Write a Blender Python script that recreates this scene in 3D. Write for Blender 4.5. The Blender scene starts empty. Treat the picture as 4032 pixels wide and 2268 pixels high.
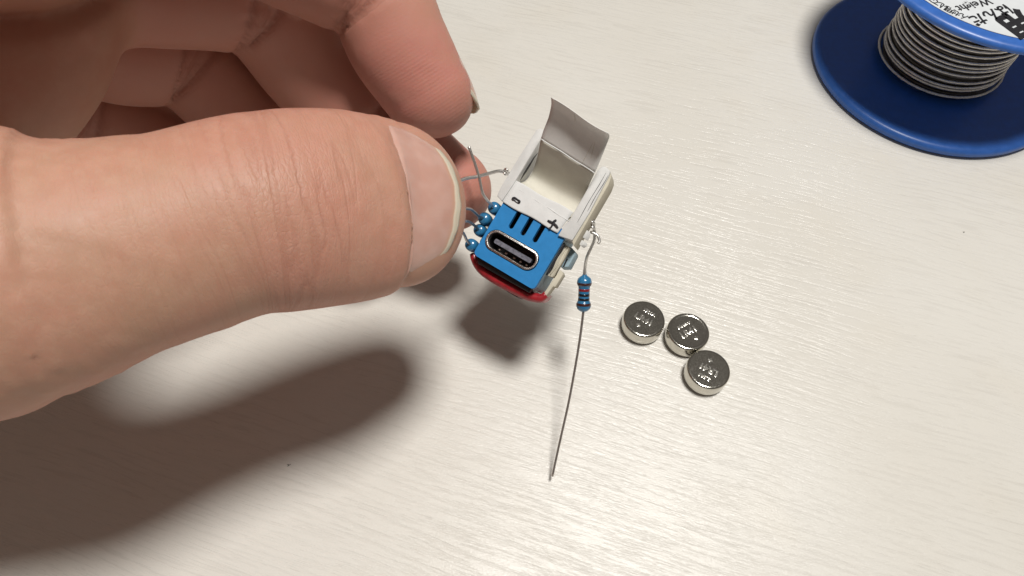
import bpy, bmesh, math, random
import numpy as np
from mathutils import Vector, Matrix

random.seed(4)
RNG = np.random.default_rng(7)
SC = bpy.context.scene
COL = SC.collection
K = 0.1                      # 1 blender unit = 1 cm; everything below is written in millimetres
SC.unit_settings.system = 'METRIC'
SC.unit_settings.scale_length = 0.01

# ------------------------------------------------------------------ camera
F, CX, CY, HC = 2750.0, 2016.0, 1134.0, 118.87
def cam_basis(a, roll):
    nd = np.array([-math.sin(a)*math.sin(roll), math.sin(a)*math.cos(roll), math.cos(a)])
    fw = np.array([0, 0, 1.0]); Y = fw - fw.dot(nd)*nd; Y /= np.linalg.norm(Y)
    Z = -nd; X = np.cross(Y, Z)
    return np.array([X, Y, Z])
RC = cam_basis(math.radians(31.073), math.radians(2.467))
ORG = np.array([0, 0, HC])
def at(px, py, z):
    """point seen at that spot of the photo, z mm along the lens axis -> mm in the place"""
    return RC @ (z*np.array([(px-CX)/F, (py-CY)/F, 1.0])) + ORG
def cm(x, y, z): return RC @ np.array([x, y, z], float) + ORG
def on(px, py, h=0.0):
    d = RC @ np.array([(px-CX)/F, (py-CY)/F, 1.0]); return ORG + d*((h-HC)/d[2])

camd = bpy.data.cameras.new("camera"); cam = bpy.data.objects.new("camera", camd); COL.objects.link(cam)
camd.sensor_width = 36.0; camd.lens = 36.0*F/4032.0; camd.clip_start = 0.1; camd.clip_end = 2000.0
Rw = np.column_stack([RC @ [1, 0, 0], RC @ [0, -1, 0], RC @ [0, 0, -1]])
m4 = Matrix.Identity(4)
for i in range(3):
    for j in range(3): m4[i][j] = Rw[i][j]
m4.translation = Vector((0, 0, HC*K)); cam.matrix_world = m4
camd.dof.use_dof = True; camd.dof.focus_distance = 112*K; camd.dof.aperture_fstop = 1.0
SC.camera = cam

# ------------------------------------------------------------------ light: one lamp close overhead, dim room
w = bpy.data.worlds.new("World"); SC.world = w; w.use_nodes = True
bg = w.node_tree.nodes['Background']; bg.inputs[0].default_value = (1.0, 0.91, 0.82, 1); bg.inputs[1].default_value = 0.125
LP = np.array([104.0, 82.0, 700.0]); LT = np.array([10.0, 70.0, 10.0])
ld = bpy.data.lights.new("overhead_lamp", 'AREA'); ld.shape = 'DISK'; ld.size = 14.0; ld.energy = 52000.0; ld.color = (1.0, 0.972, 0.928)
lo = bpy.data.objects.new("overhead_lamp", ld); COL.objects.link(lo)
lo.location = Vector(tuple(LP*K)); lo.rotation_euler = Vector(tuple(LP-LT)).to_track_quat('Z', 'Y').to_euler()
SC.view_settings.view_transform = 'Standard'; SC.view_settings.look = 'None'; SC.view_settings.exposure = 0.0; SC.view_settings.gamma = 1.0

# ------------------------------------------------------------------ object helpers
def link(name, me, parent=None, mat=None, smooth=True):
    o = bpy.data.objects.new(name, me); COL.objects.link(o)
    if mat is not None:
        me.materials.clear(); me.materials.append(mat)
    if smooth:
        me.shade_smooth()
    if parent is not None:
        o.parent = parent
        o.matrix_parent_inverse = Matrix.Translation(-parent.location)
    return o
LOCS = {}
def root_loc(o): return LOCS.get(o.name, Vector((0, 0, 0)))
def thing(name, label, cat, loc, group=None):
    o = bpy.data.objects.new(name, None); COL.objects.link(o); o.empty_display_size = 0.3
    o.location = Vector(tuple(np.array(loc)*K)); LOCS[o.name] = o.location.copy()
    o['label'] = label; o['category'] = cat
    if group: o['group'] = group
    return o
def mesh(name, V, Fc):
    me = bpy.data.meshes.new(name); me.from_pydata([tuple(np.asarray(v)*K) for v in V], [], [tuple(f) for f in Fc]); me.update()
    return me
def fix(me):
    bm = bmesh.new(); bm.from_mesh(me); bmesh.ops.remove_doubles(bm, verts=bm.verts, dist=1e-5); bmesh.ops.recalc_face_normals(bm, faces=bm.faces); bm.to_mesh(me); bm.free(); return me
def bevel(me, wmm, seg=2, ang=0.6):
    bm = bmesh.new(); bm.from_mesh(me)
    es = [e for e in bm.edges if len(e.link_faces) == 2 and e.calc_face_angle(0) > ang]
    bmesh.ops.bevel(bm, geom=es, offset=wmm*K, segments=seg, affect='EDGES', profile=0.5, clamp_overlap=True)
    bm.to_mesh(me); bm.free(); return me
def auto(me, deg=40):
    me.shade_smooth(); me.set_sharp_from_angle(angle=math.radians(deg)); return me
def crom(P, n=8):
    P = [np.asarray(p, float) for p in P]; Q = [2*P[0]-P[1]] + P + [2*P[-1]-P[-2]]; out = []
    for i in range(1, len(Q)-2):
        for k in range(n):
            t = k/n; a, b, c, d = Q[i-1], Q[i], Q[i+1], Q[i+2]
            out.append(0.5*((2*b)+(c-a)*t+(2*a-5*b+4*c-d)*t*t+(3*b-a-3*c+d)*t**3))
    out.append(P[-1]); return np.array(out)
def tube(name, P, r, n=10, smooth_n=8, cap=True):
    C = crom(P, smooth_n) if smooth_n else np.array(P, float)
    R = np.full(len(C), r) if np.isscalar(r) else np.interp(np.linspace(0, 1, len(C)), np.linspace(0, 1, len(r)), r)
    T = np.gradient(C, axis=0); T /= np.linalg.norm(T, axis=1)[:, None]
    up = np.array([0.3, 0.2, 1.0]); N = np.cross(T[0], up); N /= np.linalg.norm(N)
    V, Fc = [], []
    for i in range(len(C)):
        N = N - N.dot(T[i])*T[i]; N /= np.linalg.norm(N); B = np.cross(T[i], N)
        for k in range(n):
            a = 2*math.pi*k/n; V.append(C[i] + R[i]*(math.cos(a)*N + math.sin(a)*B))
    for i in range(len(C)-1):
        for k in range(n):
            Fc.append((i*n+k, i*n+(k+1) % n, (i+1)*n+(k+1) % n, (i+1)*n+k))
    if cap:
        Fc.append(tuple(range(n-1, -1, -1))); Fc.append(tuple((len(C)-1)*n+k for k in range(n)))
    return mesh(name, V, Fc)
def lathe(name, prof, o=(0, 0, 0), ax=(0, 0, 1), n=64):
    """prof: list of (radius, height) along ax"""
    ax = np.asarray(ax, float); ax /= np.linalg.norm(ax); h = np.array([1, 0, 0]) if abs(ax[0]) < 0.8 else np.array([0, 1, 0])
    e1 = np.cross(ax, h); e1 /= np.linalg.norm(e1); e2 = np.cross(ax, e1); o = np.asarray(o, float)
    V, Fc = [], []
    for r, z in prof:
        for k in range(n):
            a = 2*math.pi*k/n; V.append(o + ax*z + r*(math.cos(a)*e1+math.sin(a)*e2))
    for i in range(len(prof)-1):
        for k in range(n):
            Fc.append((i*n+k, i*n+(k+1) % n, (i+1)*n+(k+1) % n, (i+1)*n+k))
    me = mesh(name, V, Fc)
    return fix(me)
def prism(name, poly, d):
    """closed polygon of 3-D points pushed along the vector d"""
    d = np.asarray(d, float); n = len(poly); V = [np.asarray(p, float) for p in poly] + [np.asarray(p, float)+d for p in poly]
    Fc = [tuple(range(n)), tuple(range(2*n-1, n-1, -1))] + [(i, (i+1) % n, (i+1) % n+n, i+n) for i in range(n)]
    return fix(mesh(name, V, Fc))
def sheet(name, G, th):
    """grid of points (rows, cols, 3) given the thickness th"""
    G = np.asarray(G, float); r, c, _ = G.shape
    du = np.gradient(G, axis=1); dv = np.gradient(G, axis=0); N = np.cross(du, dv); N /= np.linalg.norm(N, axis=2)[..., None] + 1e-12
    V = list(G.reshape(-1, 3)) + list((G - N*th).reshape(-1, 3)); o = r*c; Fc = []
    for i in range(r-1):
        for j in range(c-1):
            a, b, cc, dd = i*c+j, i*c+j+1, (i+1)*c+j+1, (i+1)*c+j
            Fc.append((a, b, cc, dd)); Fc.append((dd+o, cc+o, b+o, a+o))
    ring = [j for j in range(c)] + [i*c+c-1 for i in range(1, r)] + [(r-1)*c+j for j in range(c-2, -1, -1)] + [i*c for i in range(r-2, 0, -1)]
    for k in range(len(ring)):
        a, b = ring[k], ring[(k+1) % len(ring)]; Fc.append((b, a, a+o, b+o))
    return fix(mesh(name, V, Fc))
def curve_mesh(name, splines, depth, M):
    """flat outline(s) with holes, filled and given depth (mm), placed by the 4x4 M (mm)"""
    cu = bpy.data.curves.new(name, 'CURVE'); cu.dimensions = '2D'; cu.fill_mode = 'BOTH'; cu.extrude = depth/2*K
    for s in splines:
        sp = cu.splines.new('POLY'); sp.points.add(len(s)-1)
        for p, (x, y) in zip(sp.points, s): p.co = (x*K, y*K, 0, 1)
        sp.use_cyclic_u = True
    return bake(cu, M)
def bake(cu, M):
    ob = bpy.data.objects.new("tmp", cu); COL.objects.link(ob)
    dg = bpy.context.evaluated_depsgraph_get(); me = bpy.data.meshes.new_from_object(ob.evaluated_get(dg))
    COL.objects.unlink(ob); bpy.data.objects.remove(ob)
    A = np.array(M, float); n = len(me.vertices); co = np.empty(n*3); me.vertices.foreach_get('co', co); co = co.reshape(-1, 3)
    co = co @ A[:3, :3].T + A[:3, 3]*K; me.vertices.foreach_set('co', co.ravel()); me.update(); return me
def text_mesh(s, size, M, depth=0.05, bev=0.0, bold=0.0, align='CENTER', shear=0.0):
    cu = bpy.data.curves.new("lettering", 'FONT'); cu.body = s; cu.size = size*K; cu.align_x = align; cu.align_y = 'CENTER'; cu.extrude = depth/2*K
    cu.bevel_depth = bev*K; cu.offset = bold*K; cu.resolution_u = 3; cu.shear = shear
    return bake(cu, M)
def frame(o, x, y):
    x = np.asarray(x, float); x = x/np.linalg.norm(x); y = np.asarray(y, float); y = y - y.dot(x)*x; y /= np.linalg.norm(y); z = np.cross(x, y)
    A = np.eye(4); A[:3, 0], A[:3, 1], A[:3, 2], A[:3, 3] = x, y, z, o; return A

# ------------------------------------------------------------------ materials
class NT:
    def __init__(s, name):
        s.m = bpy.data.materials.new(name); s.m.use_nodes = True; s.t = s.m.node_tree; s.b = s.t.nodes['Principled BSDF']
    def n(s, typ, **kw):
        x = s.t.nodes.new(typ)
        for k, v in kw.items():
            if k.startswith('i_'): x.inputs[k[2:].replace('_', ' ')].default_value = v
            else: setattr(x, k, v)
        return x
    def l(s, a, b): s.t.links.new(a, b)
    def mixc(s, fac, a, b, mode='MIX'):
        x = s.t.nodes.new('ShaderNodeMix'); x.data_type = 'RGBA'; x.blend_type = mode; ins = [i for i in x.inputs if i.enabled]
        for sock, v in ((x.inputs[0], fac), (x.inputs[6], a), (x.inputs[7], b)):
            if hasattr(v, 'default_value') or hasattr(v, 'links'): s.l(v, sock)
            elif isinstance(v, (int, float)): sock.default_value = v
            else: sock.default_value = (*v, 1) if len(v) == 3 else v
        return x.outputs[2]
    def mth(s, op, a, b=0.0, c=None):
        x = s.t.nodes.new('ShaderNodeMath'); x.operation = op
        for i, v in enumerate((a, b) if c is None else (a, b, c)):
            if isinstance(v, (int, float)): x.inputs[i].default_value = v
            else: s.l(v, x.inputs[i])
        return x.outputs[0]
    def ramp(s, v, a, b, c0=0.0, c1=1.0, smooth=True):
        x = s.n('ShaderNodeMapRange', interpolation_type='SMOOTHSTEP' if smooth else 'LINEAR'); s.l(v, x.inputs[0])
        for i, q in zip((1, 2, 3, 4), (a, b, c0, c1)): x.inputs[i].default_value = q
        return x.outputs[0]
    def obj(s): return s.n('ShaderNodeTexCoord').outputs['Object']
    def mapv(s, v, scale=(1, 1, 1), rot=(0, 0, 0), loc=(0, 0, 0)):
        x = s.n('ShaderNodeMapping'); s.l(v, x.inputs[0]); x.inputs[1].default_value = loc; x.inputs[2].default_value = rot; x.inputs[3].default_value = scale; return x.outputs[0]
    def noise(s, v, scale, detail=2.0, rough=0.5, dist=0.0):
        x = s.n('ShaderNodeTexNoise'); s.l(v, x.inputs['Vector']); x.inputs['Scale'].default_value = scale; x.inputs['Detail'].default_value = detail; x.inputs['Roughness'].default_value = rough; x.inputs['Distortion'].default_value = dist; return x.outputs[0]
    def bump(s, h, strength, dist, prev=None):
        x = s.n('ShaderNodeBump'); x.inputs['Strength'].default_value = strength; x.inputs['Distance'].default_value = dist; s.l(h, x.inputs['Height'])
        if prev is not None: s.l(prev, x.inputs['Normal'])
        return x.outputs[0]
def simple(name, col, rough=0.5, metal=0.0, spec=0.5, nscale=20.0, var=0.08, bump=0.0, bdist=0.01, coat=0.0, sss=0.0):
    q = NT(name); b = q.b
    v = q.noise(q.obj(), nscale, 4.0, 0.6)
    c0 = tuple(max(0, c*(1-var)) for c in col); c1 = tuple(min(1, c*(1+var)) for c in col)
    q.l(q.mixc(q.ramp(v, 0.3, 0.7), c0, c1), b.inputs['Base Color'])
    q.l(q.ramp(v, 0.2, 0.8, rough*0.85, min(1, rough*1.15)), b.inputs['Roughness'])
    b.inputs['Metallic'].default_value = metal; b.inputs['Specular IOR Level'].default_value = spec; b.inputs['Coat Weight'].default_value = coat
    if bump: q.l(q.bump(q.noise(q.obj(), nscale*3, 3.0, 0.6), bump, bdist), b.inputs['Normal'])
    if sss:
        b.inputs['Subsurface Weight'].default_value = sss; b.inputs['Subsurface Radius'].default_value = (1, 1, 1); b.inputs['Subsurface Scale'].default_value = 0.05
    return q.m

def table_material():
    q = NT("pale_laminate"); b = q.b; o = q.obj()
    g = q.mapv(o, rot=(0, 0, math.radians(15.5)))                       # x now runs along the grain
    wob = q.n('ShaderNodeVectorMath', operation='ADD'); q.l(g, wob.inputs[0])
    wn = q.n('ShaderNodeTexNoise'); q.l(q.mapv(g, (0.25, 0.5, 1)), wn.inputs['Vector']); wn.inputs['Scale'].default_value = 1.0; wn.inputs['Detail'].default_value = 1.0
    sc = q.n('ShaderNodeVectorMath', operation='MULTIPLY'); q.l(wn.outputs['Color'], sc.inputs[0]); sc.inputs[1].default_value = (0, 0.35, 0); q.l(sc.outputs[0], wob.inputs[1]); g = wob.outputs[0]
    lines = q.noise(q.mapv(g, (0.95, 15.0, 1)), 1.0, 3.0, 0.6)           # embossed pores along the grain
    fine = q.noise(q.mapv(g, (3.2, 46, 1)), 1.0, 3.0, 0.6)
    stip = q.noise(q.mapv(g, (0.7, 1.3, 1)), 36.0, 3.0, 0.65)
    big = q.noise(o, 0.22, 2.0, 0.5); tint = q.noise(o, 0.5, 2.0, 0.5)
    streak = q.ramp(lines, 0.36, 0.5, 1.0, 0.0); fs = q.ramp(fine, 0.28, 0.42, 1.0, 0.0)
    pm = q.ramp(q.noise(q.mapv(g, (0.35, 1.2, 1)), 1.0, 2.0), 0.35, 0.65)
    c = q.mixc(q.ramp(big, 0.3, 0.7), (0.660, 0.634, 0.580), (0.688, 0.666, 0.618))
    c = q.mixc(q.mth('MULTIPLY', q.ramp(tint, 0.5, 0.75), 0.35), c, (0.66, 0.62, 0.545))
    c = q.mixc(q.mth('MULTIPLY', q.mth('MULTIPLY', streak, pm), 0.15), c, (0.36, 0.33, 0.29))
    c = q.mixc(q.mth('MULTIPLY', q.mth('MULTIPLY', fs, q.ramp(tint, 0.3, 0.7, 0.3, 1.0)), 0.30), c, (0.34, 0.31, 0.27))
    c = q.mixc(q.ramp(stip, 0.3, 0.7, 0.0, 0.10), c, (0.80, 0.78, 0.74))
    q.l(c, b.inputs['Base Color'])
    h = q.mth('ADD', q.mth('MULTIPLY', q.ramp(lines, 0.33, 0.56), 0.95), q.mth('ADD', q.mth('MULTIPLY', fine, 0.5), q.mth('MULTIPLY', stip, 0.8)))
    q.l(q.bump(h, 0.42, 0.0135), b.inputs['Normal'])
    b.inputs['Roughness'].default_value = 0.25; b.inputs['Specular IOR Level'].default_value = 0.4
    return q.m

def skin_material():
    q = NT("skin"); b = q.b; o = q.obj()
    st = q.n('ShaderNodeAttribute', attribute_name='st').outputs['Vector']
    red = q.n('ShaderNodeAttribute', attribute_name='red').outputs['Fac']
    wr = q.n('ShaderNodeAttribute', attribute_name='wr').outputs['Fac']
    fp = q.n('ShaderNodeAttribute', attribute_name='fp').outputs['Fac']; jc = q.n('ShaderNodeAttribute', attribute_name='jc').outputs['Fac']
    pal = q.n('ShaderNodeAttribute', attribute_name='pal').outputs['Fac']; dig = q.n('ShaderNodeAttribute', attribute_name='dig').outputs['Fac']
    big = q.noise(o, 1.3, 3.0, 0.55); mid = q.noise(o, 5.0, 4.0, 0.6); fine = q.noise(o, 30.0, 3.0, 0.6)
    c = q.mixc(q.ramp(big, 0.3, 0.7), (0.462, 0.264, 0.180), (0.485, 0.246, 0.172))
    c = q.mixc(q.ramp(mid, 0.35, 0.72, 0.0, 0.35), c, (0.55, 0.34, 0.245))
    c = q.mixc(q.mth('MULTIPLY', pal, 0.8), c, (0.50, 0.235, 0.178))
    c = q.mixc(q.mth('MULTIPLY', red, q.ramp(mid, 0.3, 0.7, 0.5, 0.85)), c, (0.50, 0.20, 0.165))
    cr = q.noise(q.mapv(st, (0.42, 0.055, 1)), 1.0, 2.0, 0.5, 0.25)         # creases run across the digit
    crease = q.ramp(q.mth('ABSOLUTE', q.mth('SUBTRACT', cr, 0.5)), 0.0, 0.06, 1.0, 0.0)
    cr2 = q.noise(q.mapv(st, (1.25, 0.16, 1)), 1.0, 3.0, 0.55, 0.35)
    crease2 = q.ramp(q.mth('ABSOLUTE', q.mth('SUBTRACT', cr2, 0.5)), 0.0, 0.07, 1.0, 0.0)
    cw = q.mth('MULTIPLY', crease, wr)
    c = q.mixc(q.mth('MULTIPLY', cw, 0.20), c, (0.33, 0.12, 0.075))
    c = q.mixc(q.mth('MULTIPLY', jc, 0.5), c, (0.22, 0.07, 0.045))
    c = q.mixc(q.ramp(fine, 0.55, 0.8, 0.0, 0.12), c, (0.58, 0.37, 0.28))
    q.l(c, b.inputs['Base Color'])
    vor = q.n('ShaderNodeTexVoronoi', feature='DISTANCE_TO_EDGE'); q.l(q.mapv(st, (2.3, 1.5, 1)), vor.inputs['Vector']); vor.inputs['Scale'].default_value = 1.0
    cell = q.ramp(vor.outputs['Distance'], 0.0, 0.18)
    wv = q.n('ShaderNodeTexWave', wave_type='BANDS', bands_direction='X'); q.l(q.mapv(st, (1, 0.35, 0)), wv.inputs['Vector']); wv.inputs['Scale'].default_value = 0.62; wv.inputs['Distortion'].default_value = 2.6; wv.inputs['Detail'].default_value = 1.0; wv.inputs['Detail Scale'].default_value = 0.25
    h1 = q.mth('ADD', q.mth('MULTIPLY', cw, -0.9), q.mth('MULTIPLY', jc, -0.8)); h2 = q.mth('MULTIPLY', q.mth('MULTIPLY', crease2, q.mth('ADD', q.mth('MULTIPLY', wr, 0.8), q.mth('MULTIPLY', dig, 0.08))), -0.35)
    h3 = q.mth('MULTIPLY', q.mth('MULTIPLY', cell, dig), q.mth('MULTIPLY', q.mth('SUBTRACT', 1.0, pal), q.mth('MULTIPLY', q.ramp(mid, 0.3, 0.7, 0.4, 1.2), q.mth('ADD', 0.10, q.mth('MULTIPLY', wr, 0.16))))); h4 = q.mth('MULTIPLY', q.mth('MULTIPLY', wv.outputs['Fac'], q.mth('MULTIPLY', fp, q.ramp(big, 0.35, 0.65, 0.3, 1.0))), 0.16)
    h = q.mth('ADD', q.mth('ADD', h1, h2), q.mth('ADD', h3, q.mth('ADD', h4, q.mth('MULTIPLY', fine, 0.16))))
    q.l(q.bump(h, 0.42, 0.018), b.inputs['Normal'])
    q.l(q.ramp(mid, 0.2, 0.8, 0.45, 0.60), b.inputs['Roughness']); b.inputs['Specular IOR Level'].default_value = 0.34
    b.inputs['Subsurface Weight'].default_value = 0.30; b.inputs['Subsurface Radius'].default_value = (1.0, 0.36, 0.2); b.inputs['Subsurface Scale'].default_value = 0.12
    return q.m

def nail_material():
    q = NT("nail"); b = q.b
    fr = q.n('ShaderNodeAttribute', attribute_name='free').outputs['Fac']; st = q.n('ShaderNodeAttribute', attribute_name='st').outputs['Vector']
    ln = q.noise(q.mapv(st, (0.25, 2.6, 1)), 1.0, 3.0, 0.55); mot = q.noise(q.obj(), 3.0, 2.0)
    c = q.mixc(q.ramp(mot, 0.3, 0.7), (0.53, 0.305, 0.245), (0.58, 0.365, 0.305))
    e = q.mth('ADD', fr, q.mth('MULTIPLY', q.mth('SUBTRACT', mot, 0.5), 0.25))
    c = q.mixc(q.ramp(e, -0.9, -0.15), c, (0.56, 0.33, 0.24)); c = q.mixc(q.ramp(e, -0.25, 0.15), c, (0.76, 0.68, 0.54))
    q.l(c, b.inputs['Base Color']); b.inputs['Roughness'].default_value = 0.24; b.inputs['Specular IOR Level'].default_value = 0.5; b.inputs['Coat Weight'].default_value = 0.15
    q.l(q.bump(ln, 0.25, 0.01), b.inputs['Normal'])
    b.inputs['Subsurface Weight'].default_value = 0.25; b.inputs['Subsurface Radius'].default_value = (1.0, 0.5, 0.35); b.inputs['Subsurface Scale'].default_value = 0.08
    tr = q.n('ShaderNodeBsdfTranslucent'); q.l(c, tr.inputs[0]); mx = q.n('ShaderNodeMixShader'); q.l(q.ramp(fr, 0.0, 0.4, 0.0, 0.25), mx.inputs[0]); q.l(b.outputs[0], mx.inputs[1]); q.l(tr.outputs[0], mx.inputs[2])
    q.l(mx.outputs[0], q.t.nodes['Material Output'].inputs[0])
    return q.m

def paper_material(name, col, shade=0.06):
    q = NT(name); b = q.b; o = q.obj(); f = q.noise(o, 26.0, 5.0, 0.7); g = q.noise(o, 4.0, 3.0, 0.6)
    c = q.mixc(q.ramp(g, 0.3, 0.7), tuple(x*(1-shade) for x in col), col); c = q.mixc(q.ramp(f, 0.3, 0.75, 0.0, 0.12), c, tuple(x*0.72 for x in col))
    q.l(c, b.inputs['Base Color']); b.inputs['Roughness'].default_value = 0.85; b.inputs['Specular IOR Level'].default_value = 0.2
    q.l(q.bump(f, 0.35, 0.008), b.inputs['Normal']); return q.m

def metal_material(name, col, rough, nscale=12.0, var=0.12, bump=0.0, metal=1.0):
    q = NT(name); b = q.b; o = q.obj(); f = q.noise(o, nscale, 4.0, 0.65); g = q.noise(o, nscale*6, 3.0, 0.6)
    q.l(q.mixc(q.ramp(f, 0.3, 0.7), tuple(x*(1-var) for x in col), col), b.inputs['Base Color']); b.inputs['Metallic'].default_value = metal
    q.l(q.ramp(g, 0.3, 0.75, rough*0.75, rough*1.4), b.inputs['Roughness'])
    if bump: q.l(q.bump(g, bump, 0.006), b.inputs['Normal'])
    return q.m

M_TABLE = table_material(); M_SKIN = skin_material(); M_NAIL = nail_material()
M_PAPER = paper_material("white_paper", (0.72, 0.72, 0.71)); M_CARD = paper_material("foam_card", (0.66, 0.655, 0.64), 0.10); M_INNER = paper_material("cream_paper", (0.67, 0.645, 0.56)); M_FLAP = paper_material("flap_paper", (0.73, 0.71, 0.68)); M_CREAM = paper_material("cream_card", (0.60, 0.555, 0.45), 0.12)
M_BLUECARD = simple("blue_card", (0.017, 0.20, 0.49), 0.55, nscale=9, var=0.05, bump=0.15, bdist=0.005, spec=0.35)
M_SIDE = simple("grey_blue_side", (0.30, 0.41, 0.47), 0.6, nscale=8, var=0.10, bump=0.1, bdist=0.005)
M_BLACK = simple("black_plastic", (0.006, 0.006, 0.007), 0.4, nscale=30, var=0.3)
M_INK = simple("black_ink", (0.016, 0.014, 0.018), 0.6, nscale=30, var=0.5)
M_RED = simple("red_plastic", (0.33, 0.015, 0.022), 0.35, nscale=8, var=0.18, coat=0.2)
M_SHELL = metal_material("port_steel", (0.62, 0.60, 0.57), 0.28, bump=0.5); M_TONGUE = simple("port_tongue", (0.13, 0.13, 0.16), 0.45, nscale=22, var=0.35)
M_WIRE = metal_material("tinned_wire", (0.78, 0.76, 0.73), 0.36, bump=0.3); M_LEAD = metal_material("lead_wire", (0.56, 0.51, 0.48), 0.36, bump=0.3)
M_RES = simple("resistor_blue", (0.022, 0.155, 0.315), 0.28, nscale=10, var=0.10, coat=0.5)
M_BROWN = simple("band_brown", (0.045, 0.010, 0.008), 0.3, coat=0.4); M_BREDD = simple("band_red", (0.20, 0.010, 0.016), 0.3, coat=0.4); M_BBLK = simple("band_black", (0.005, 0.006, 0.010), 0.3, coat=0.4)
M_CELL = metal_material("cell_steel", (0.60, 0.58, 0.52), 0.13, nscale=9, var=0.10, bump=0.10)
M_MARK = metal_material("pressed_steel", (0.62, 0.60, 0.55), 0.2, nscale=9, var=0.1)
M_SPOOL = simple("spool_blue", (0.036, 0.135, 0.47), 0.36, nscale=6, var=0.07, bump=0.08, bdist=0.004)
M_SOLDER = metal_material("solder", (0.82, 0.78, 0.71), 0.34, nscale=5, var=0.2, bump=0.3)
M_SOLDER2 = metal_material("solder_shaded", (0.16, 0.145, 0.13), 0.5, nscale=5, var=0.3, bump=0.3)  # darker copy of solder, paints the shade between the bright turns
M_LABEL = paper_material("label_paper", (0.66, 0.69, 0.71)); M_PRINT = simple("label_print", (0.012, 0.012, 0.016), 0.5, nscale=30, var=0.3)
M_DUST = simple("dust_dark", (0.03, 0.025, 0.02), 0.8)

# ------------------------------------------------------------------ table
me = bpy.data.meshes.new("table_top"); bm = bmesh.new(); bmesh.ops.create_grid(bm, x_segments=8, y_segments=8, size=45.0); bmesh.ops.translate(bm, verts=bm.verts, vec=(0, 9, 0)); bm.to_mesh(me); bm.free()
tb = link("table", me, None, M_TABLE, False); tb['kind'] = 'structure'

# ------------------------------------------------------------------ the hand
def chain(P, step=0.5, cap=1.0):
    """P rows: px, py, z, half width, dorsal half thickness, palmar half thickness (or 'cm' rows already in mm)"""
    pos = np.array([p[0] for p in P]); rad = np.array([p[1] for p in P], float); D = np.array([p[2] for p in P], float)
    C = crom(pos, 24); u = np.linspace(0, len(P)-1, len(C))
    s = np.r_[0, np.cumsum(np.linalg.norm(np.diff(C, axis=0), axis=1))]; n = max(4, int(s[-1]/step)); ss = np.linspace(0, s[-1], n)
    C2 = np.array([np.interp(ss, s, C[:, i]) for i in range(3)]).T; uu = np.interp(ss, s, u)
    R2 = np.array([np.interp(uu, np.arange(len(P)), rad[:, i]) for i in range(rad.shape[1])]).T
    k = np.ones(9)/9
    for i in range(R2.shape[1]): R2[:, i] = np.convolve(np.pad(R2[:, i], 4, mode='edge'), k, 'valid')
    T = np.gradient(C2, axis=0); T /= np.linalg.norm(T, axis=1)[:, None]
    DD = np.array([np.interp(uu, np.arange(len(P)), D[:, i]) for i in range(3)]).T
    DD -= (DD*T).sum(1)[:, None]*T; DD /= np.linalg.norm(DD, axis=1)[:, None]; S = np.cross(T, DD)
    knots = np.interp(np.arange(len(P)), u, s)
    return dict(C=C2, R=R2, T=T, D=DD, S=S, s=ss, cap=cap, knots=knots)
def nearest(p, ch):
    C = ch['C'].astype(np.float32); p = p.astype(np.float32); out = np.empty(len(p), np.int64); c2 = (C**2).sum(1)
    for i in range(0, len(p), 60000):
        q = p[i:i+60000]; out[i:i+60000] = np.argmin(c2[None] - 2*q @ C.T, axis=1)
    return out
def ev(p, ch, full=False):
    i = nearest(p, ch); d = p - ch['C'][i]; t = (d*ch['T'][i]).sum(1); a = (d*ch['S'][i]).sum(1); h = (d*ch['D'][i]).sum(1)
    R = ch['R'][i]; A = R[:, 0]; B = np.where(h > 0, R[:, 1], R[:, 2]); n = len(ch['C'])-1
    tc = np.where((i == 0) | (i == n), t/(A*ch['cap']), 0.0)
    rho = np.sqrt((a/A)**2 + (h/B)**2 + tc**2); m = np.minimum(A, B)
    f = (rho-1)*m
    if full: return f, ch['s'][i]+t, a, h, np.arctan2(a, h), A
    return f
def smin(a, b, k):
    h = np.clip(0.5+0.5*(b-a)/k, 0, 1); return b*(1-h)+a*h - k*h*(1-h)
def cv(v): return RC @ np.array(v, float)
def pt(px, py, z, a, bd=None, bp=None, D=(0, 0, 1)):
    bd = a*0.93 if bd is None else bd; bp = bd if bp is None else bp
    return (at(px, py, z), (a, bd, bp), cv(D))
def pc(x, y, z, a, bd=None, bp=None, D=(0, 0, 1)):
    bd = a*0.9 if bd is None else bd; bp = bd if bp is None else bp
    return (cm(x, y, z), (a, bd, bp), cv(D))
TD = (0.50, -0.05, -0.86)
thumb = chain([pc(-104, 12, 68, 14.5, 13, 13, (0.2, 0, -1)), pc(-77, 3, 68, 15, 13, 13, (0.25, 0, -1)), pt(-60, 1085, 69.0, 14.07, 12.5, 12.5, (0.3, 0, -0.95)), pt(235, 1045, 70.5, 12.42, 11, 11.5, (0.4, 0, -0.9)), pt(470, 986, 72.3, 11.30, 10.2, 10.8, TD), pt(704, 930, 74.5, 10.87, 9.8, 10.2, TD), pt(939, 861, 76.6, 10.86, 9.7, 10.0, TD),
               pt(1110, 835, 78.5, 11.36, 9.6, 10.2, TD), pt(1260, 821, 80.7, 11.45, 9.0, 10.4, TD), pt(1410, 812, 83.2, 11.33, 8.0, 10.0, TD), pt(1490, 803, 85.1, 10.86, 6.9, 9.2, TD), pt(1560, 806, 86.6, 10.13, 6.2, 8.4, TD)], cap=0.93)
ID = (0.80, -0.25, 0.50)
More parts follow.
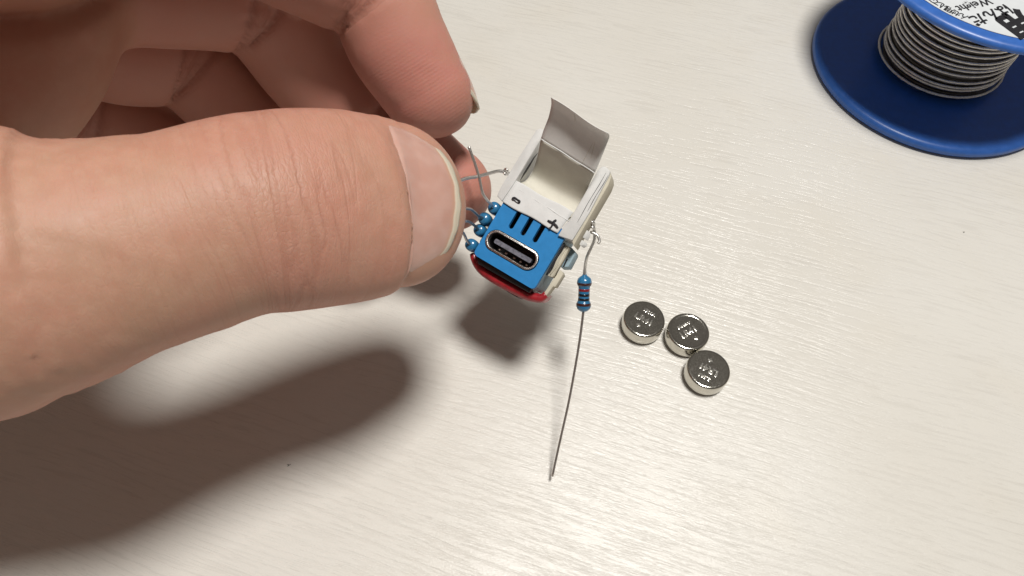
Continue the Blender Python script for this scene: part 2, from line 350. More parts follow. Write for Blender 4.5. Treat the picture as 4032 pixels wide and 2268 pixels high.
index = chain([pc(-100, -10, 49, 12.5, D=(-.5, -.6, -.5)), pc(-64, -27, 51, 11.5, D=(-.5, -.6, -.5)), pc(-51, -39.5, 65, 9.9, D=(-.4, -.8, -.2)), pc(-38, -50.5, 79, 9.4, D=(0, -1, .1)), pt(1000, -290, 90, 8.4, D=(.4, -.8, .5)), pt(1440, -50, 97, 7.9, 7.2, 7.6, ID), pt(1590, 175, 100.5, 7.7, 6.2, 7.8, ID), pt(1692, 342, 103, 7.1, 5.2, 7.2, ID)], cap=1.05)
fold = chain([pt(-470, 430, 82, 14), pt(-130, 250, 85, 13.8), pt(30, 30, 86, 13.0), pt(70, -250, 83, 11.5), pc(-52, -38, 67, 9.5)])
MD = (0.35, -0.35, 0.87)
middle = chain([pc(-71, -40, 75.6, 10.5, D=(-.3, -.6, .7)), pt(-100, -190, 86, 9.5, D=(-.2, -.8, .6)), pt(500, -85, 95, 9.1, D=(0, -.9, .5)), pt(1000, -10, 103, 9.3, D=(.4, -.8, .5)), pt(1230, 260, 111, 8.7, D=(.6, -.5, .6)), pt(1440, 510, 116, 8.4, 7.4, 7.8, MD), pt(1640, 650, 117.8, 8.1, 6.2, 7.6, MD), pt(1768, 742, 118.3, 7.25, 5.2, 7.0, MD)], cap=1.0)
ring = chain([pc(-78, -30, 88, 10, D=(-.3, -.6, .7)), pt(100, 95, 101, 9.3, D=(0, -.9, .5)), pt(480, 190, 108, 9.0, D=(0, -.9, .5)), pt(735, 232, 113, 8.8, D=(.4, -.8, .5)), pt(950, 440, 118.5, 8.2, D=(.6, -.5, .6)), pt(1150, 630, 122, 7.8, D=MD), pt(1320, 760, 122, 7.3, D=MD), pt(1410, 830, 122, 6.6, D=MD)], cap=1.0)
pinky = chain([pc(-84, -20, 100, 9, D=(-.3, -.6, .7)), pt(0, 360, 111, 9.1, D=(0, -.9, .5)), pt(340, 440, 118.5, 8.2, D=(.4, -.8, .5)), pt(560, 520, 123, 7.6, D=(.6, -.5, .6)), pt(760, 640, 125.5, 7.0, D=MD), pt(900, 780, 126, 6.1, D=MD)], cap=1.0)
def dent(ch, knot, off, amt, wd):
    t0 = ch['knots'][knot] + off; g = np.exp(-((ch['s']-t0)/wd)**2); ch['R'][:, 2] *= 1-amt*g; ch['R'][:, 0] *= 1-0.5*amt*g
for ch, k in ((index, 5), (index, 3), (middle, 3), (middle, 5), (ring, 3), (ring, 5), (pinky, 2), (pinky, 4)):
    dent(ch, k, -1.0, 0.075, 0.9); dent(ch, k, 1.7, 0.07, 0.9)
for ch, k in ((index, 6), (middle, 6), (ring, 6)):        # pads swell a little
    t0 = ch['knots'][k]+3; ch['R'][:, 2] *= 1+0.05*np.exp(-((ch['s']-t0)/5)**2)
tc_ = thumb['knots'][9]+2.0; thumb['R'][:, 1] += 0.38*np.exp(-((thumb['s']-tc_+0.9)/1.1)**2) - 0.25*np.clip((thumb['s']-tc_)/0.8, 0, 1)
palm_parts = [chain([pc(-64, -27, 52, 11.5), pc(-100, -14, 54, 14), pc(-140, -5, 62, 16)]), chain([pc(-71, -40, 76, 11), pc(-105, -30, 71, 14), pc(-142, -12, 69, 16)]),
              chain([pc(-78, -31, 86, 10.5), pc(-110, -24, 79, 14), pc(-145, -10, 74, 16)]), chain([pc(-83, -21, 96, 10), pc(-112, -12, 88, 14), pc(-146, -4, 78, 16)]),
              chain([pc(-138, -6, 69, 19, 17, 17), pc(-180, 14, 66, 21, 19, 19), pc(-235, 42, 62, 27, 25, 25)])]
palm_parts.append(fold)
web = chain([pt(-520, 900, 70.5, 9.5, 8, 8), pt(-480, 600, 73.5, 9, 7, 7), pt(-480, 400, 78, 10, 8, 8)])

HS = 0.6
allC = np.concatenate([c['C'] for c in [thumb, index, middle, ring, pinky, web]+palm_parts]); lo3 = allC.min(0)-30; hi3 = allC.max(0)+30
lo3[0] = max(lo3[0], -215.0)
dim = np.ceil((hi3-lo3)/HS).astype(int)+1
def field(ch, pad=5.0):
    """signed field of one chain on its own part of the grid"""
    m = ch['R'].max()+pad; a = np.maximum(((ch['C'].min(0)-m-lo3)/HS).astype(int), 0); b = np.minimum(np.ceil((ch['C'].max(0)+m-lo3)/HS).astype(int)+1, dim)
    ax = [lo3[i]+HS*np.arange(a[i], b[i]) for i in range(3)]; g = np.stack(np.meshgrid(*ax, indexing='ij'), -1).reshape(-1, 3)
    sub = np.linspace(0, len(ch['C'])-1, max(3, len(ch['C'])//2)).astype(int); c2 = {k: (v[sub] if isinstance(v, np.ndarray) and k not in ('knots',) else v) for k, v in ch.items()}
    return tuple(slice(a[i], b[i]) for i in range(3)), ev(g, c2).reshape(b-a).astype(np.float32)
BIG = 8.0
palm = np.full(dim, BIG, np.float32)
palm_parts.append(chain([pc(-62, -32, 64, 9), pc(-68, -34, 72, 10), pc(-76, -30, 82, 10)]))
for ch in palm_parts+[web]:
    sl, f = field(ch, 9.0); palm[sl] = smin(palm[sl], np.minimum(f, BIG), 6.0)
total = palm.copy()
for ch, k in ((index, 5.0), (middle, 4.0), (ring, 4.0), (pinky, 4.0), (thumb, 8.0)):
    sl, f = field(ch, 9.0); f = np.minimum(f, BIG); total[sl] = np.minimum(total[sl], smin(palm[sl], f, k))
def surface_nets(v):
    ins = v < 0; n = np.array(v.shape)
    cnt = np.zeros(n-1, np.int8)
    for dx in (0, 1):
        for dy in (0, 1):
            for dz in (0, 1): cnt += ins[dx:n[0]-1+dx, dy:n[1]-1+dy, dz:n[2]-1+dz]
    act = (cnt > 0) & (cnt < 8); cid = np.argwhere(act); idx = np.full(n-1, -1, np.int64); idx[act] = np.arange(len(cid))
    acc = np.zeros((len(cid), 3)); num = np.zeros(len(cid)); cor = np.array([(x, y, z) for x in (0, 1) for y in (0, 1) for z in (0, 1)])
    cval = np.array([v[cid[:, 0]+c[0], cid[:, 1]+c[1], cid[:, 2]+c[2]] for c in cor]).T
    for i in range(8):
        for j in range(i+1, 8):
            if np.abs(cor[i]-cor[j]).sum() != 1: continue
            a, b = cval[:, i], cval[:, j]; mk = (a < 0) != (b < 0); t = np.where(mk, a/(a-b+1e-12), 0)
            acc += np.where(mk[:, None], cor[i]+(cor[j]-cor[i])*t[:, None], 0); num += mk
    V = (cid+acc/num[:, None])*HS+lo3; Q = []
    for ax in range(3):
        s0 = [slice(None)]*3; s1 = [slice(None)]*3; s0[ax] = slice(0, -1); s1[ax] = slice(1, None)
        A = ins[tuple(s0)]; B = ins[tuple(s1)]; e = np.argwhere(A != B); o1, o2 = [(1, 2), (2, 0), (0, 1)][ax]
        ok = (e[:, o1] > 0) & (e[:, o2] > 0) & (e[:, o1] < n[o1]-1) & (e[:, o2] < n[o2]-1); e = e[ok]
        def g(d1, d2):
            c = e.copy(); c[:, o1] -= d1; c[:, o2] -= d2; return idx[c[:, 0], c[:, 1], c[:, 2]]
        q = np.stack([g(1, 1), g(0, 1), g(0, 0), g(1, 0)], 1); fl = B[e[:, 0], e[:, 1], e[:, 2]]; q[fl] = q[fl][:, ::-1]; Q.append(q)
    return V, np.concatenate(Q)
V, Q = surface_nets(total)
ed = np.concatenate([Q[:, [0, 1]], Q[:, [1, 2]], Q[:, [2, 3]], Q[:, [3, 0]]]); ed = np.concatenate([ed, ed[:, ::-1]])
deg = np.bincount(ed[:, 0], minlength=len(V)).astype(float)
def lap(V):
    return np.stack([np.bincount(ed[:, 0], weights=V[ed[:, 1], i], minlength=len(V)) for i in range(3)], 1)/deg[:, None] - V
for it in range(5): V = V+0.5*lap(V); V = V-0.51*lap(V)
# what each spot of the skin is: position along and round its digit
fids = [thumb, index, middle, ring, pinky]; best = np.full(len(V), 3.0); st = np.zeros((len(V), 3)); red = np.zeros(len(V)); wr = np.zeros(len(V)); jc = np.zeros(len(V)); fp = np.zeros(len(V)); pal = np.full(len(V), 0.3); dig = np.zeros(len(V))
st[:, 0] = V[:, 0]*0.6; st[:, 1] = V[:, 1]; st[:, 2] = 40
for k, ch in enumerate(fids):
    f, t, a, h, ang, A = ev(V, ch, True); m = f < best; best[m] = f[m]
    st[m] = np.stack([t, ang*8.0, np.full(len(t), k*7.0)], 1)[m]; L = ch['s'][-1]; kn = ch['knots']
    dors = np.clip(0.5+0.9*np.cos(ang), 0, 1); pal[m] = (1-dors)[m]
    jv = np.zeros(len(t))
    if k == 0:
        ip = kn[7]; kr = 0.9*np.exp(-((t-ip)/5.0)**2)*dors; wv = np.exp(-((t-ip)/5.5)**2)*np.clip(dors*1.3, 0, 1) + 0.25*np.exp(-((t-ip+12)/9)**2)*dors + 0.30*np.exp(-((t-ip-7)/5)**2)*dors
        r_ = 0.38*np.exp(-((t-ip)/6)**2) + 0.30*(1-dors) + 0.22*np.exp(-((t-kn[9])/4)**2); p_ = np.zeros(len(t))
    else:
        kk = {1: (3, 5), 2: (3, 5), 3: (3, 5), 4: (2, 4)}[k]; wv = sum(np.exp(-((t-kn[j]-0.3)/2.6)**2) for j in kk)*0.6*np.clip(1.3-dors, 0, 1)
        tip = np.clip((t-kn[kk[1]]-2)/10, 0, 1); r_ = 0.25+0.75*tip*np.clip((L+9-t)/9, 0.35, 1); p_ = tip*np.clip(1.2-dors, 0, 1)
        for j in kk:
            for off, am in ((-1.0, 1.0), (0.5, 0.5), (1.7, 0.9)): jv += am*np.exp(-((t-kn[j]-off-0.35*np.sin(ang*1.6+j+off))/0.55)**2)*np.clip(1.25-1.2*dors, 0, 1)
    dg = np.clip(1-f/1.3, 0, 1)**1.0 * np.clip((t-(4 if k else 22))/6, 0, 1); dig[m] = dg[m]; pal[m] = (0.3+(pal-0.3)*dg)[m]; wr[m] = (wv*dg)[m]; red[m] = (r_*dg)[m]; fp[m] = (p_*dg)[m]; jc[m] = (jv*dg)[m]
def soft(x):
    for _ in range(4): x = x+0.5*(np.bincount(ed[:, 0], weights=x[ed[:, 1]], minlength=len(V))/deg-x)
    return x
red, wr, fp, pal, dig = map(soft, (red, wr, fp, pal, dig))
mk = (1-np.clip(dig*2.5, 0, 1))[:, None]*(V[:, 0] < -40)[:, None]      # the palm and thumb base are smooth
for it in range(60): V = V+mk*0.55*lap(V); V = V-mk*0.53*lap(V)
hm = bpy.data.meshes.new("hand")
hm.vertices.add(len(V)); hm.vertices.foreach_set('co', (V*K).ravel()); hm.loops.add(len(Q)*4); hm.loops.foreach_set('vertex_index', Q.ravel().astype(np.int32)); hm.polygons.add(len(Q)); hm.polygons.foreach_set('loop_start', np.arange(0, len(Q)*4, 4, dtype=np.int32)); hm.update(calc_edges=True); hm.validate()
def attr(me, name, arr, vec=False):
    a = me.attributes.new(name, 'FLOAT_VECTOR' if vec else 'FLOAT', 'POINT'); a.data.foreach_set('vector' if vec else 'value', np.asarray(arr, np.float32).ravel())
attr(hm, 'st', st, True); attr(hm, 'red', red); attr(hm, 'wr', np.clip(wr, 0, 1)); attr(hm, 'fp', fp); attr(hm, 'jc', np.clip(jc, 0, 1)); attr(hm, 'dig', dig); attr(hm, 'pal', pal)
hand = link("hand", hm, None, M_SKIN)
hand['label'] = "left hand with thumb laid across curled fingers, pinching thin silver wires beside the blue block"; hand['category'] = "hand"

def nail(ch, t0, t1, span, wide, lift=0.22, back=0.0, drop=0.0, tipw=0.8):
    """a curved plate on the back of a digit from t0 (cuticle) to t1 (free edge, past the flesh)"""
    NU, NV = 34, 30; G = np.zeros((NU, NV, 3)); fr = np.zeros((NU, NV)); s2 = np.zeros((NU, NV, 3)); L = ch['s'][-1]
    for j in range(NV):
        q = -1+2*j/(NV-1); ph = q*span
        for i in range(NU):
            p = i/(NU-1); ts = t0 - back*q
            te = t1 - (t1-t0)*wide*(abs(q)**2.6) + 0.07*math.sin(23*q)+0.05*math.sin(11*q+1); t = ts+(te-ts)*p
            kf = float(np.interp(min(t, L), ch['s'], np.arange(len(ch['s'])))); k = int(min(kf, len(ch['s'])-2)); g = kf-k; lerp = lambda X: X[k]*(1-g)+X[k+1]*g
            Rr_ = lerp(ch['R']); A, B = Rr_[0], Rr_[1]; Tt_, Ss_, Dd_ = lerp(ch['T']), lerp(ch['S']), lerp(ch['D']); C = lerp(ch['C'])+Tt_*max(0, t-L)
            x = max(0, t-L)/(t1-L+2.5) if t1 > L else 0; sh = 1-0.22*x*x; dn = drop*x*x
            l = lift - 0.75*abs(q)**5 - 0.75*max(0, 1-p/0.09)**1.5
            G[i, j] = C + Ss_*math.sin(ph)*(A*sh*tipw**x+l) + Dd_*(math.cos(ph)*(B+l)-dn)
            fr[i, j] = (t-te)/1.0+1.0+0.12*math.sin(9*q); s2[i, j] = (t, ph*8, 0)
    me = sheet("nail", G, 0.35); 
    vco = np.array([v.co for v in me.vertices])/K; from_ = np.concatenate([G.reshape(-1, 3)]); d = ((vco[:, None]-from_[None])**2).sum(2).argmin(1)
    attr(me, 'free', fr.reshape(-1)[d]); attr(me, 'st', s2.reshape(-1, 3)[d], True); return me
kn = thumb['knots']
link("nail", nail(thumb, kn[9]+2.0, thumb['s'][-1]+6.0, 1.14, 0.42, 0.32, back=0.7, drop=2.0, tipw=0.82), hand, M_NAIL)["label"] = "thumb nail with pale free edge"
link("nail", nail(index, index['s'][-1]-2.5, index['s'][-1]+6.9, 1.35, 0.62, 0.08, drop=1.9, tipw=0.85), hand, M_NAIL)
link("nail", nail(middle, middle['s'][-1]-6, middle['s'][-1]+5.6, 1.15, 0.42, 0.15, drop=1.0, tipw=0.82), hand, M_NAIL)

# ------------------------------------------------------------------ the gadget: blue block with a port under a white paper tray
nn = np.array([-0.25, -0.13, -0.96]); nn /= np.linalg.norm(nn); uu = np.array([0.848, 0.507, 0.0]); uu[2] = -(uu[0]*nn[0]+uu[1]*nn[1])/nn[2]; uu /= np.linalg.norm(uu); vv = np.cross(nn, uu)
GS = 1.034; GU, GV, GN = RC @ uu*GS, RC @ vv*GS, RC @ nn*GS; G0 = at(1862, 1000, 107.0*GS)
def ag(px, py, z): return at(px, py, z*GS)
def dv(u, v, w=0.0): return G0+GU*u+GV*v+GN*w
def ray(px, py): return RC @ np.array([(px-CX)/F, (py-CY)/F, 1.0])
def pw(px, py, w=0.0):
    """spot of the photo on the gadget's plane lying w mm proud of its blue face"""
    d = ray(px, py); return ORG + d*(((G0+GN*w-ORG).dot(GN))/d.dot(GN))
def pu(px, py, u):
    d = ray(px, py); return ORG + d*(((G0+GU*u-ORG).dot(GU))/d.dot(GU))
GM = frame(G0, GU, GV); GM[:3, :3] *= GS
gad = thing("battery_holder", "small blue block with oval charging port under an open white paper tray", "battery holder", dv(5, 5, -4))
def part(name, me, mat, parent=gad, sm=True, label=None):
    o = link(name, me, parent, mat, sm)
    LOCS[o.name] = root_loc(parent)
    if label: o['label'] = label
    return o
def rrect(x0, y0, x1, y1, r, n=5):
    out = []
    for cx, cy, a0 in ((x1-r, y1-r, 0), (x0+r, y1-r, 90), (x0+r, y0+r, 180), (x1-r, y0+r, 270)):
        for k in range(n+1):
            a = math.radians(a0+90*k/n); out.append((cx+r*math.cos(a), cy+r*math.sin(a)))
    return out
BW, BH, BD = 11.2, 10.0, 7.0
UC, VC = 5.05, 3.5
slots = [rrect(u-0.42, 6.2, u+0.42, 9.7, 0.40) for u in (3.05, 5.22, 7.40)]
holes = [rrect(UC-4.62, VC-1.73, UC+4.62, VC+1.73, 1.6, 8)]
def gm(w): 
    A = GM.copy(); A[:3, 3] = G0+GN*w; return A
me = curve_mesh("front_panel", [rrect(0, 0, BW, BH, 0.7), *slots, *holes], 0.7, gm(-0.35)); part("front_panel", auto(fix(me)), M_BLUECARD, sm=False)
me = curve_mesh("casing", [rrect(0.06, 0.06, BW-0.06, BH-0.06, 0.7), rrect(0.6, 0.6, BW-0.6, BH-0.6, 0.5)], BD-0.7, gm(-0.7-(BD-0.7)/2)); part("casing", auto(fix(me)), M_SIDE, sm=False)
me = curve_mesh("core", [rrect(0.65, 0.65, BW-0.65, BH-0.65, 0.3)], 2.6, gm(-5.4)); part("core", auto(fix(me)), M_BLACK, sm=False)
me = curve_mesh("port_shell", [rrect(UC-4.5, VC-1.62, UC+4.5, VC+1.62, 1.55, 8), rrect(UC-4.18, VC-1.30, UC+4.18, VC+1.30, 1.28, 8)], 4.6, gm(-2.1)); ps = part("port_shell", auto(bevel(fix(me), 0.07, 2)), M_SHELL, sm=False)
me = curve_mesh("dark_liner", [rrect(UC-4.17, VC-1.29, UC+4.17, VC+1.29, 1.27, 8), rrect(UC-4.05, VC-1.17, UC+4.05, VC+1.17, 1.15, 8)], 3.6, gm(-2.25)); part("dark_liner", auto(fix(me)), M_BLACK, ps, False)  # black sleeve added so the shell's inside stops reflecting
me = curve_mesh("tongue", [rrect(UC-3.35, VC-0.36, UC+3.35, VC+0.36, 0.2)], 3.6, gm(-2.4)); part("tongue", auto(bevel(fix(me), 0.06, 1)), M_TONGUE, ps, False)
for du in (-2.4, -1.2, 0.3, 1.5, 2.6):
    me = curve_mesh("contact", [rrect(UC+du-0.16, VC-0.95, UC+du+0.16, VC-0.72, 0.05)], 0.5, gm(-2.4)); part("contact", fix(me), M_SHELL, ps, False)
for u, v, s in ((3.1, 6.65, 0.2), (5.25, 6.6, 0.26), (7.45, 8.0, 0.22)):
    part("solder_pad", lathe("solder_pad", [(0, 0.25), (s*.7, 0.2), (s, 0), (s, -0.4)], dv(u, v, -1.6), GN, 14), M_WIRE)
# right flank: peeling card layers, cream tab, pale end piece
me = prism("card_layer", [pw(2224, 962, -1.6), pw(2242, 975, -1.6), pw(2178, 1092, -1.6), pw(2156, 1086, -1.6)], -GN*1.3); part("card_layer", auto(bevel(me, 0.1)), M_CREAM, sm=False)
for k, (a, b) in enumerate((((2226, 960), (2162, 1074)), ((2234, 968), (2168, 1082)), ((2243, 972), (2178, 1090)))):
    P = [pw(a[0]+(b[0]-a[0])*t + 1.6*math.sin(9*t+k*2), a[1]+(b[1]-a[1])*t + 1.2*math.cos(7*t+k), -1.45) for t in np.linspace(0, 1, 8)]
    part("torn_edge", tube("torn_edge", P, [0.05, 0.12, 0.09, 0.13, 0.06], 6, 3), M_INK if k == 0 else M_CREAM)
P = [pw(2222+(2152-2222)*t, 957+(1083-957)*t, -0.9) for t in np.linspace(0, 1, 6)]; part("gap_line", tube("gap_line", P, 0.13, 6, 2), M_INK)
me = prism("end_cap", [pw(2240, 970, -3.6), pw(2252, 976, -3.6), pw(2264, 990, -3.6), pw(2266, 998, -3.6), pw(2238, 1052, -3.6), pw(2206, 1052, -3.6)], -GN*3.0); ec = part("end_cap", auto(bevel(me, 0.18)), M_SIDE, sm=False)
me = prism("slit", [pw(2231, 1016, -3.57), pw(2237, 1020, -3.57), pw(2221, 1052, -3.57), pw(2216, 1049, -3.57)], -GN*0.4); part("slit", me, M_BLACK, ec, False)
me = prism("tab", [pw(2205, 1062, -2.2), pw(2213, 1068, -2.2), pw(2217, 1080, -2.2), pw(2186, 1130, -2.2), pw(2177, 1128, -2.2), pw(2151, 1164, -2.2), pw(2139, 1157, -2.2)], -GN*2.0); part("tab", auto(bevel(me, 0.1)), M_CREAM, sm=False)
# red rim and black foot under the block
prof = [(1864, 1005), (1867, 1024), (1880, 1051), (1900, 1074), (1924, 1092), (1962, 1116), (2004, 1138), (2044, 1158), (2082, 1174), (2110, 1180), (2130, 1181), (2150, 1166)]
outer = crom([pw(x, y, -3.0) for x, y in prof], 4); inner = crom([pw(x+4+6*math.sin(math.pi*i/11), y-11-9*math.sin(math.pi*i/11), -3.0) for i, (x, y) in enumerate(prof)], 4)
rows = []
for f in np.linspace(0, 1, 9):
    bul = math.sin(f*math.pi)
    rows.append([o*(1-f*0.9)+i_*f*0.9 + GN*(0.5*bul) for o, i_ in zip(outer, inner)])
part("red_rim", sheet("red_rim", np.array(rows)[::-1], 0.5), M_RED)
me = prism("red_plate", [outer[k]-GN*0.9 for k in range(0, len(outer), 3)] + [inner[k]-GN*0.9 for k in range(len(inner)-1, -1, -3)], -GN*3.2); part("red_plate", me, M_RED, sm=False)
me = prism("gap_strip", [dv(0.5, 0.03, -0.75), dv(10.6, 0.03, -0.75), dv(10.6, -0.7, -0.9), dv(1.2, -0.9, -0.9)], -GN*5.5); part("gap_strip", auto(bevel(me, 0.1)), M_BLACK, sm=False)  # black strip added to darken the gap above the red rim
me = prism("foot", [pw(1918, 1060, -4.4), pw(1922, 1090, -4.4), pw(1975, 1136, -4.4), pw(2035, 1171, -4.4), pw(2062, 1164, -4.4), pw(2074, 1140, -4.4)], -GN*3.0); part("foot", auto(bevel(me, 0.15)), M_BLACK, sm=False)
# stacked resistors on the left flank
RESP = [((0, .86), (.70, .8), (.92, .45), (.97, .0), (.97, -.9), (.90, -1.25), (.78, -1.5), (.76, -3.6), (.90, -4.0), (.95, -4.6), (.7, -5.2), (0, -5.3))]
def small_resistor(px, py, w, s, leadP):
    c = pw(px, py, w); r = part("resistor", lathe("resistor", [(a*s, b*s) for a, b in RESP[0]], c, GN, 28), M_RES)
    part("lead", tube("lead", [c+GN*0.6*s] + [ag(*p) for p in leadP], 0.23, 8, 6), M_WIRE if len(leadP) > 4 else M_LEAD, r)
small_resistor(1947, 820, -0.9, 1.06, [(1934, 805, 106.2), (1912, 780, 105), (1898, 752, 104.3), (1887, 700, 103.6), (1872, 650, 103), (1858, 610, 102.4), (1846, 577, 102)])
small_resistor(1909, 862, -1.0, 1.08, [(1886, 852, 106.5), (1866, 834, 104.5), (1845, 822, 102.5), (1780, 820, 99)])
small_resistor(1890, 907, -1.5, 1.04, [(1868, 888, 106.5), (1846, 873, 104.0), (1826, 870, 102), (1770, 860, 99)])
small_resistor(1857, 965, -1.1, 1.06, [(1838, 946, 106.3), (1829, 926, 104.5), (1816, 912, 102), (1765, 895, 99)])
me = prism("shade_slab", [dv(-0.75, 2.2, -1.6), dv(0.0, 1.6, -1.6), dv(0.0, 9.4, -1.6), dv(-0.6, 9.2, -1.6)], -GN*3.6); part("shade_slab", auto(bevel(me, 0.2)), M_BLACK, sm=False)  # dark slab added to stand in for shade behind the resistors
# tray walls
def rimbox(name, poly, w, d, mat, bev=0.12):
    me = prism(name, [pw(x, y, w) for x, y in poly], -GN*d); return part(name, auto(bevel(me, bev)), mat, sm=False)
rimbox("left_wall", [(1956, 770), (1972, 735), (2040, 622), (2080, 560), (2112, 510), (2126, 504), (2141, 510), (2131, 546), (2075, 636), (2022, 724), (1976, 792)], 0.6, 4.6, M_CARD, 0.16)
rw = rimbox("right_wall", [(2197, 927), (2222, 886), (2242, 866), (2300, 766), (2352, 672), (2368, 655), (2384, 655), (2402, 672), (2398, 690), (2320, 838), (2253, 946)], 0.6, 4.4, M_CARD, 0.14)
rimbox("outer_layer", [(2404, 678), (2406, 700), (2396, 728), (2331, 840), (2258, 968), (2252, 950), (2322, 838), (2399, 694)], 0.1, 4.2, M_CREAM, 0.1)
for a, b in (((2386, 680), (2272, 876)), ((2395, 690), (2312, 832))):
    P = [pw(a[0]+(b[0]-a[0])*t+1.2*math.sin(8*t), a[1]+(b[1]-a[1])*t, 0.6) for t in np.linspace(0, 1, 9)]; part("layer_line", tube("layer_line", P, [0.02, 0.05, 0.035, 0.05, 0.02], 5, 2), M_INK, rw)
for k, poly in enumerate(([(2290, 915), (2312, 905), (2312, 921), (2302, 940), (2292, 934)], [(2262, 945), (2285, 940), (2301, 951), (2298, 962), (2286, 969), (2276, 956)])):
    me = prism("paper_scrap", [pw(x, y, -2.4-0.4*k) for x, y in poly], -GN*0.6+GU*0.5); part("paper_scrap", auto(bevel(me, 0.08)), M_CARD, sm=False)
# paper trough: front flap, fold, hollow
def trough(u0, u1, prof, nu=14):
    Pf = crom([np.array([v, w_, 0]) for v, w_ in prof], 6); rows = []
    for v, w_, _ in Pf:
        rows.append([dv(u, v + 0.10*math.sin(u*0.9+v), w_ + 0.03*math.sin(u*2.1+v*1.7)) for u in np.linspace(u0(v), u1(v), nu)])
    return np.array(rows)
fl = trough(lambda v: -0.25+(v-9.1)*0.06, lambda v: 9.95+(v-9.1)*0.13, [(9.15, 0.32), (10.4, 0.36), (11.8, 0.36), (12.7, 0.34), (12.95, 0.28)]); part("front_flap", sheet("front_flap", fl, 0.14), M_PAPER, label="front flap marked with minus and plus")
Lr = [(2019, 729, 106.7), (2046, 720, 107.9), (2068, 712, 109.0), (2091, 684, 109.0), (2107, 646, 107.5), (2120, 600, 105.3), (2129, 547, 103.3)]
Rr = [(2239, 870, 103.7), (2252, 852, 104.9), (2268, 832, 105.9), (2287, 800, 105.9), (2303, 764, 104.7), (2322, 722, 102.7), (2341, 681, 100.7)]
Lc = crom([ag(*p) for p in Lr], 5); Rc = crom([ag(*p) for p in Rr], 5)
rows = [[l*(1-t)+r*t + GN*0.05*math.sin(5*t+i*0.3) for t in np.linspace(0, 1, 18)] for i, (l, r) in enumerate(zip(Lc, Rc))]
part("tray_floor", sheet("tray_floor", np.array(rows), 0.14), M_INNER)
P = [ag(2019+220*t, 729.5+141*t+1.2*math.sin(17*t), 106.55-3.0*t) for t in np.linspace(0, 1, 12)]; part("fold", tube("fold", P, 0.10, 6, 2), M_PAPER)
# back flap, standing up and curling forward
zb, zt = 103.3, 97.3
Lp = [(2129, 547), (2143, 505), (2159, 464), (2168, 428), (2171, 405), (2169, 384)]; Rp = [(2341, 681), (2362, 632), (2384, 578), (2396, 548), (2398, 537), (2393, 526)]
Lc = crom([ag(x, y, zb+(zt-zb)*i/5) for i, (x, y) in enumerate(Lp)], 4); Rc = crom([ag(x, y, zb-2.6+(zt-zb)*i/5) for i, (x, y) in enumerate(Rp)], 4)
rows = [[l*(1-t)+r*t + GN*(-0.35*math.sin(math.pi*t)*(i/20)) + GV*0.12*math.sin(math.pi*2*t)*(i/20) for t in np.linspace(0, 1, 16)] for i, (l, r) in enumerate(zip(Lc, Rc))]
part("back_flap", sheet("back_flap", np.array(rows), 0.14), M_FLAP, label="back flap standing up and curling forward")  # same white paper, its colour toned for the light on the flap
P = [ag(2130+211*t, 547+134*t+1.0*math.sin(13*t), 103.1-2.6*t) for t in np.linspace(0, 1, 12)]; part("fold", tube("fold", P, 0.09, 6, 2), M_PAPER)
for i0_, i1_, t0_, t1_ in ((3, 14, 0.86, 0.78), (0, 9, 0.76, 0.80), (12, 19, 0.42, 0.40)):
    P = [Lc[i]*(1-t)+Rc[i]*t+GN*(0.02-0.35*math.sin(math.pi*t)*(i/20)) for i, t in zip(range(i0_, i1_), np.linspace(t0_, t1_, i1_-i0_))]; part("crease", tube("crease", P, [0.01, 0.035, 0.02, 0.03, 0.01], 5, 2), M_CREAM)
# pen marks
def ribbon(name, pts_, wdt, w_, parent=gad, mat=M_INK):
    C = crom([pw(x, y, w_) for x, y in pts_], 5); W_ = np.interp(np.linspace(0, 1, len(C)), np.linspace(0, 1, len(wdt)), wdt); T = np.gradient(C, axis=0); T /= np.linalg.norm(T, axis=1)[:, None]; S = np.cross(GN, T)
    return part(name, sheet(name, np.array([C-S*W_[:, None], C+S*W_[:, None]]).transpose(1, 0, 2), 0.05), mat, parent)
ribbon("minus_mark", [(2017, 780), (2026, 779), (2038, 786), (2046, 793), (2044, 799), (2034, 796), (2026, 789), (2019, 786), (2017, 780)], [0.12, 0.16, 0.12, 0.17, 0.10, 0.05, 0.09, 0.12, 0.12], 0.47)
ribbon("plus_mark", [(2156, 868), (2166, 873), (2180, 880), (2190, 889), (2197, 898)], [0.12, 0.2, 0.17, 0.2, 0.13], 0.47)
ribbon("plus_mark", [(2191, 866), (2181, 873), (2176, 884), (2170, 894), (2163, 900)], [0.14, 0.2, 0.16, 0.12, 0.16], 0.485)
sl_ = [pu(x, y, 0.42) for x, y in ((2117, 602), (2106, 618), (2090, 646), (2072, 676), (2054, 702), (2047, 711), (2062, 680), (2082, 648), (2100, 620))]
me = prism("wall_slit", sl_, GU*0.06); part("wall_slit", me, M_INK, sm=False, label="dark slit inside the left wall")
# silver wires
P = [ag(*p) for p in ((2003, 682, 107.2), (1995, 684, 106.6), (1982, 676, 106.2), (1960, 674, 105.8), (1925, 683, 104.8), (1880, 695, 103.6), (1824, 706, 102.2), (1760, 740, 100.5))]
wl = part("wire", tube("wire", P, 0.27, 8, 6), M_WIRE)
P = [ag(1992+9*math.cos(a)*0.7, 676+11*math.sin(a), 106.2+0.3*math.sin(2*a)) for a in np.linspace(0, 2*math.pi*1.6, 16)]; part("wire_knot", tube("wire_knot", P, 0.2, 8, 3), M_WIRE, wl)

